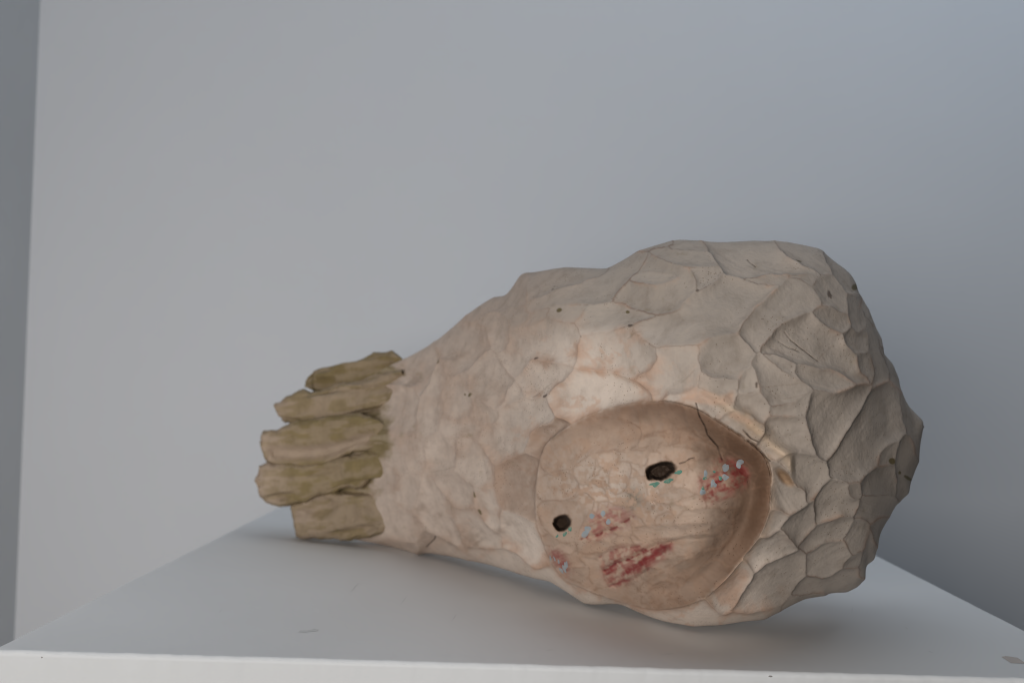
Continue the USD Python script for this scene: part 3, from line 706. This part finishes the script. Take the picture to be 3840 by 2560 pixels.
def paired(TOP, BOT, n, cut):
    """n chords: upright up to x = cut, then fanning out to the common end point."""
    T, B = np.array(TOP, float), np.array(BOT, float)
    def dense(p):
        return resample(p, 6000)
    T, B = dense(T), dense(B)
    def split(p):
        k = np.argmax(p[:, 0] > cut); return p[:k + 1], p[k:]
    (T1, T2), (B1, B2) = split(T), split(B)
    n2 = int(n * 0.40); n1 = n - n2
    # left part by x (after the blunt start), right part by length, closer together near the end
    x = T1[0, 0] + (cut - T1[0, 0]) * np.linspace(0, 1, n1, endpoint=False) ** 1.15
    fT = np.interp(x, np.maximum.accumulate(T1[:, 0]) + np.arange(len(T1)) * 1e-7, T1[:, 1])
    fB = np.interp(x, np.maximum.accumulate(B1[:, 0]) + np.arange(len(B1)) * 1e-7, B1[:, 1])
    t = np.linspace(0, 1, n2)
    R = lambda p: np.stack([np.interp(t * (len(p) - 1), np.arange(len(p)), p[:, k]) for k in (0, 1)], 1)
    return np.vstack([np.stack([x, fT], 1), R(resample(T2, 3000))]), np.vstack([np.stack([x, fB], 1), R(resample(B2, 3000))])

NS, NF, NBK = 860, 640, 260
T, B = paired(TOP, BOT, NS, 2750)
T[1:-1], B[1:-1] = (ndimage.gaussian_filter1d(p, 2.2, axis=0, mode='nearest')[1:-1] for p in (T, B))
theta = np.concatenate([np.linspace(0, math.pi, NF, endpoint=False), np.linspace(math.pi, 2 * math.pi, NBK, endpoint=False)])
midx = ((T + B) / 2)[:, 0]
def depth_field(x):
    return np.interp(x, [950, 1200, 1450, 1700, 2100, 2600, 3000, 3470], [1.58, 1.535, 1.475, 1.34, 1.13, 1.0, 1.01, 1.06])
dscale = 0.43
for _ in range(12):                                               # slide it along until it rests on the plinth
    dep0 = ndimage.gaussian_filter1d(depth_field(midx), 12, mode='nearest') * dscale
    chord = np.linalg.norm(T - B, axis=1) * dep0 / FPX
    th = ndimage.gaussian_filter1d(0.5 * chord, 5, mode='nearest') * np.interp(midx, [1170, 1380, 1470, 1580, 1800, 2500, 3400], [0.3, 0.42, 0.74, 0.92, 0.95, 0.86, 0.9])
    kf = np.argmax(midx > 2750)
    u = np.clip(chord / chord[kf], 0, 1)
    th = np.where(np.arange(NS) > kf, th[kf] * u ** 0.62, th)
    th = ndimage.gaussian_filter1d(th, 4, mode='nearest'); th[-3:] *= np.array([0.85, 0.6, 0.0])
    q, dep = solid(T, B, dep0, th, theta)
    zmin = chart_to_space(q, dep)[..., 2].min() - ZT
    dscale *= 1 + (zmin - (-0.0012)) * 3.0
zz = chart_to_space(q, dep)[..., 2].min(1) - ZT
print('clearance', [(int(x), round(float(zz[np.argmin(np.abs(midx - x))]) * 1000, 1)) for x in (1250, 1400, 1600, 1800, 2000, 2200, 2400, 2600, 2800, 3000)])
V = chart_to_space(q, dep)
smoothV = np.stack([ndimage.gaussian_filter(V[..., k], (7, 7), mode=('nearest', 'wrap')) for k in range(3)], -1)
Fc = ring_faces(NS, len(theta))
N = vertex_normals(smoothV.reshape(-1, 3), Fc).reshape(V.shape)
ctr = V.mean(1, keepdims=True)
if np.mean(np.sum(N * (V - ctr), -1)) < 0:
    N, Fc = -N, Fc[:, ::-1]
front = np.sin(theta)[None, :] * np.ones((NS, 1))
wf = sm(-0.10, 0.02, front)
facing = -np.sum(N * ray_dir(q), -1)
cut = sample(CUT, q) * (0.15 + 0.85 * sm(0.08, 0.55, facing))
cut = np.where(cut < 0, -0.0028 * np.tanh(-cut / 0.0028), cut)
# cuts on the side away from the chart: overlapping round gouges
bk = V.reshape(-1, 3)[(front < 0.05).ravel()]
cen = bk[RNG.choice(len(bk), 400, replace=False)]
tree = cKDTree(cen)
dd, ii = tree.query(V.reshape(-1, 3), k=4)
amp_i = RNG.uniform(0.0012, 0.0020, len(cen)); kk = RNG.uniform(4, 7, len(cen))
backcut = np.max(amp_i[ii] - kk[ii] * dd ** 2, axis=1).reshape(front.shape)
backcut = np.clip(backcut, -0.001, 0.004)
D = cut * wf + backcut * (1 - wf)
edge_soft = sm(-1, 2, np.arange(NS)[::-1])[:, None]
V2 = V - N * (D * edge_soft)[..., None]
# the face is hollowed straight in, the way the carver faced it
fdir = ray_dir(FC); fdir /= np.linalg.norm(fdir)
rayd = ray_dir(q); rayd /= np.linalg.norm(rayd, axis=-1, keepdims=True)
V2 = V2 + rayd * (sample(RAYDEPTH, q) * sm(0.0, 0.12, front))[..., None]
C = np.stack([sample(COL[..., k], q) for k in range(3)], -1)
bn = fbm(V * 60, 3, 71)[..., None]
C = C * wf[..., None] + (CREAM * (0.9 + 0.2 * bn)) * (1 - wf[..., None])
Vf, Cf = V2.reshape(-1, 3), C.reshape(-1, 3)
Vf[:, 2] = np.where(Vf[:, 2] < ZT + 0.0002, ZT + 0.0002, Vf[:, 2])      # flattened where it rests
NN = vertex_normals(Vf, Fc)

SCULPT = thing('carved_sculpture', 'large pale carved wooden bulb shaped sculpture lying on its side with a hollowed painted face', 'sculpture')
# parts by region of the chart
qf = q.reshape(-1, 2); vis = (front > 0.0).ravel()
region = np.zeros(len(Vf), int)
region[vis & (sample(face_mask.astype(float), qf) > 0.5)] = 1
names = {0: (SCULPT, 'body', M_WOOD), 1: (SCULPT, 'face', M_WOOD)}
order = []
for (nm, k), mk in PAINTMASK.items():
    r = len(names); names[r] = (None, nm, M_PAINT)
    region[vis & (region == 1) & (sample(mk.astype(float), qf) > 0.5)] = r
for e in EYE_R:
    r = len(names); names[r] = (None, 'eye', M_WOOD)
    region[vis & (sample((e < 1.02).astype(float), qf) > 0.5)] = r
rim = vis & (region == 0) & (sample(((od < 48) & (phi > -62) & (phi < 75)).astype(float), qf) > 0.5)
r = len(names); names[r] = (SCULPT, 'hood_rim', M_WOOD); region[rim] = r
fr = region[Fc[:, 0]]
made = {}
for r in names:
    parent, nm, mt = names[r]
    ff = Fc[fr == r]
    if not len(ff):
        continue
    use, inv = np.unique(ff, return_inverse=True)
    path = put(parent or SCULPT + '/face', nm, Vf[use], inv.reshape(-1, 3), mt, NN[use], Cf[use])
    made[r] = path

# ------------------------------------------------------------------ dabs of paint: thin drops lying on the face
ok = np.nonzero(vis & (region >= 1))[0]
qtree = cKDTree(qf[ok])
def on_surface(p):
    d, i = qtree.query(p, k=4); w = 1 / (d + 0.3); w /= w.sum(1, keepdims=True)
    return (Vf[ok][i] * w[..., None]).sum(1), (NN[ok][i] * w[..., None]).sum(1)
VO, NO = Vf[ok], NN[ok]
def dab(c, rx, ry, ang, col, label=None):
    c = zf(*c)[0]; rx, ry = rx / 1.651, ry / 1.651
    rk = np.random.default_rng(int(c[0] * 7 + c[1]))
    nr, na = 5, 20
    pts, hgt = [(0.0, 0.0)], [1.0]
    wob = 1 + 0.26 * np.interp(np.arange(na), np.linspace(0, na, 9), np.r_[rk.normal(0, 1, 8), 0])
    for r in np.linspace(0.25, 1, nr):
        for a in range(na):
            t = 2 * math.pi * a / na
            pts.append((r * wob[a] * math.cos(t) * rx, r * wob[a] * math.sin(t) * ry)); hgt.append(1 - r ** 3)
    p = np.array(pts); a = math.radians(ang)
    p = np.stack([p[:, 0] * math.cos(a) - p[:, 1] * math.sin(a), p[:, 0] * math.sin(a) + p[:, 1] * math.cos(a)], 1) + c
    d, i = qtree.query(p, k=4); w = 1 / (d + 0.3); w /= w.sum(1, keepdims=True)
    P_ = (VO[i] * w[..., None]).sum(1); n_ = (NO[i] * w[..., None]).sum(1)
    n0 = n_.mean(0); n0 /= np.linalg.norm(n0)
    vv = P_ + n0 * (0.00007 * np.array(hgt)[:, None] + 0.00008)
    f = [(0, 1 + k, 1 + (k + 1) % na) for k in range(na)]
    for r in range(nr - 1):
        b0, b1 = 1 + r * na, 1 + (r + 1) * na
        for k in range(na):
            k2 = (k + 1) % na
            f += [(b0 + k, b1 + k, b1 + k2), (b0 + k, b1 + k2, b0 + k2)]
    f = np.array(f)
    if np.cross(vv[f[0, 1]] - vv[0], vv[f[0, 2]] - vv[0]) @ n0 < 0:
        f = f[:, ::-1]
    mixc = sm(0.45, 0.8, fbm(vv * 1500, 3, 5))[:, None] * 0.6
    cc = np.array(col)[None] * (0.85 + 0.25 * fbm(vv * 700, 3, 6)[:, None]) * (1 - mixc) + SKIN * mixc
    pth = put(SCULPT + '/face', 'paint_dab', vv, f, M_PAINT, color=cc)
    if label:
        tag(stage.GetPrimAtPath(pth), label)

TURQ, PALE = lin(96, 146, 130), lin(164, 175, 182)
for c, a, b, t in (((1000, 600), 27, 14, -8), ((1092, 580), 28, 18, -15), ((1146, 529), 22, 15, -10), ((406, 918), 9, 9, 0), ((443, 911), 8, 11, 30), ((469, 884), 9, 18, 0), ((1373, 530), 9, 8, 0), ((1413, 572), 12, 13, 0), ((1312, 575), 15, 9, 0), ((1298, 634), 9, 12, 0)):
    dab(c, a, b, t, TURQ, 'turquoise dab of paint')
for c, a, b, t in (((1531, 480), 24, 27, 0), ((1446, 500), 20, 24, 15), ((1441, 560), 19, 22, 0), ((1316, 546), 12, 20, -5), ((1368, 608), 16, 23, 5), ((1298, 654), 16, 14, 0), ((605, 804), 13, 20, 0), ((672, 794), 15, 22, 8), ((705, 842), 16, 19, -10), ((571, 896), 22, 30, 10), ((455, 1095), 9, 20, -20), ((425, 1127), 9, 19, -30), ((445, 1118), 7, 22, -25), ((384, 1060), 5, 15, -15), ((408, 1078), 4, 14, -15), ((359, 1052), 4, 14, -10)):
    dab(c, a, b, t, PALE, 'pale blue white dab of paint')

# ------------------------------------------------------------------ the cut stalks at the narrow end, each a split stub
STUBS = [
 ([(1148, 1440), (1150, 1405), (1160, 1388), (1182, 1370), (1240, 1358), (1292, 1355), (1330, 1344), (1398, 1324), (1440, 1328), (1468, 1319), (1510, 1342), (1570, 1385)],
  [(1148, 1441), (1152, 1475), (1200, 1490), (1300, 1485), (1400, 1462), (1480, 1440), (1570, 1402)], 0.012, 0.7, 'olive stalk stub at the top of the bundle'),
 ([(1024, 1518), (1030, 1508), (1046, 1508), (1070, 1490), (1090, 1485), (1115, 1468), (1165, 1458), (1250, 1432), (1330, 1418), (1400, 1388), (1500, 1372)],
  [(1024, 1519), (1030, 1540), (1046, 1570), (1062, 1592), (1150, 1600), (1250, 1580), (1350, 1566), (1420, 1545), (1500, 1500)], -0.012, 0.7, None),
 ([(972, 1655), (976, 1640), (985, 1618), (1012, 1604), (1036, 1612), (1060, 1592), (1150, 1578), (1250, 1562), (1350, 1552), (1420, 1572), (1490, 1610)],
  [(972, 1656), (978, 1692), (990, 1718), (1004, 1742), (1100, 1752), (1200, 1748), (1260, 1724), (1330, 1692), (1420, 1680), (1490, 1650)], -0.023, 0.65, None),
 ([(957, 1792), (960, 1775), (970, 1746), (1005, 1740), (1040, 1738), (1120, 1742), (1200, 1735), (1300, 1712), (1400, 1690), (1490, 1720)],
  [(957, 1793), (964, 1830), (970, 1862), (1000, 1880), (1045, 1897), (1085, 1890), (1150, 1880), (1250, 1850), (1350, 1825), (1420, 1800), (1490, 1760)], -0.026, 0.7, 'longest stalk stub with a blunt cut end'),
 ([(1088, 1905), (1092, 1886), (1150, 1868), (1250, 1838), (1350, 1826), (1460, 1850)],
  [(1088, 1906), (1098, 1945), (1108, 2006), (1130, 2016), (1180, 2012), (1250, 2016), (1350, 2026), (1460, 1980)], -0.019, 0.7, 'lowest stalk stub, half pale'),
]
for k, (tp, bt, off, flat, label) in enumerate(STUBS):
    n, kth = 170, 120
    tt, bb = np.array(tp, float), np.array(bt, float)
    x = tt[0, 0] + (tt[-1, 0] - tt[0, 0]) * np.linspace(0, 1, n) ** 1.6
    yt, yb = np.interp(x, tt[:, 0], tt[:, 1]), np.interp(x, bt and bb[:, 0], bb[:, 1])
    t_, b_ = np.stack([x, yt], 1), np.stack([x, yb], 1)
    thk = np.linspace(0, 2 * math.pi, kth, endpoint=False)
    d0 = depth_field(x) * dscale + off + np.interp(x, [950, 1450], [0.004, 0.0])
    chord = np.abs(yb - yt) * d0 / FPX
    c0 = chord[n // 6: n // 2].mean()
    thick = np.interp(np.arange(n), [0, 4, 10, n], [0.0, 0.6, 0.95, 1.0]) * 0.5 * c0 * 1.1
    # squarish section
    cs, sn = np.cos(thk), np.sin(thk); pw = 0.62
    cs, sn = np.sign(cs) * np.abs(cs) ** pw, np.sign(sn) * np.abs(sn) ** pw
    mid, half = (t_ + b_) / 2, (t_ - b_) / 2 * (1 + 0.10 * sm(6, 30, np.arange(n)))[:, None]
    qq = mid[:, None] + half[:, None] * cs[None, :, None]
    de = d0[:, None] - thick[:, None] * sn[None]
    vv = chart_to_space(qq, de); ff = ring_faces(n, kth)
    nn = vertex_normals(vv.reshape(-1, 3), ff).reshape(vv.shape)
    if np.mean(np.sum(nn * (vv - vv.mean(1, keepdims=True)), -1)) < 0:
        nn, ff = -nn, ff[:, ::-1]
    slope = -0.12 * (qq[..., 0] - 1000)
    ac = qq[..., 1] - slope
    pr = np.stack([qq[..., 0] / 190, ac / 30, sn[None] * 2 + 0 * ac + k * 7], -1)
    rid = np.abs(fbm(pr, 4, 81) - 0.5) * 2
    big = fbm(np.stack([qq[..., 0] / 150, ac / 55, 0 * ac + 9 * k], -1), 2, 82)
    chop = fbm(np.stack([qq[..., 0] / 28, ac / 60, 0 * ac + 5 * k], -1), 3, 83)
    dsp = 0.0014 * rid + 0.0038 * sm(0.50, 0.75, big) + 0.0022 * (chop - 0.4)
    if k == 2:      # long gouge along the middle stalk
        gl = np.abs(qq[..., 1] - np.interp(qq[..., 0], [975, 1100, 1200, 1300, 1390], [1700, 1708, 1700, 1675, 1640]))
        gg = np.exp(-(gl / 30) ** 4) * sm(985, 1010, qq[..., 0]) * sm(1410, 1370, qq[..., 0]) * (sn[None] > 0)
        dsp = dsp * (1 - 0.7 * gg) + 0.0055 * gg
    else:
        gg = 0 * ac
    vv = vv - nn * (dsp * sm(0, 8, np.arange(n))[:, None])[..., None]
    ed = sm(0.40, 0.58, fbm(np.stack([qq[..., 0] / 60, ac / 16, 0 * ac + 3 * k], -1), 4, 84))
    tipw = sm(1110, 1000, qq[..., 0]) if k != 4 else sm(1250, 1120, qq[..., 0]) * 0.6
    cc = np.ones(vv.shape) * OLIVE
    pale = np.clip(ed * 0.45 + tipw * 0.55 + gg * 0.9 + (0.25 if k in (1, 4) else 0), 0, 1)[..., None]
    cc = cc * (1 - pale) + lin(158, 140, 122) * pale
    dk = sm(0.62, 0.78, fbm(np.stack([qq[..., 0] / 80, ac / 9, 0 * ac + 11 * k], -1), 3, 85))[..., None] * 0.5 * np.clip(rid * 1.5, 0, 1)[..., None]
    cc = cc * (1 - dk) + lin(104, 88, 66) * dk
    vfl = vv.reshape(-1, 3)
    p = put(SCULPT, 'stalk_stub', vfl, ff, M_WOOD, vertex_normals(vfl, ff), cc.reshape(-1, 3))
    if label:
        tag(stage.GetPrimAtPath(p), label)
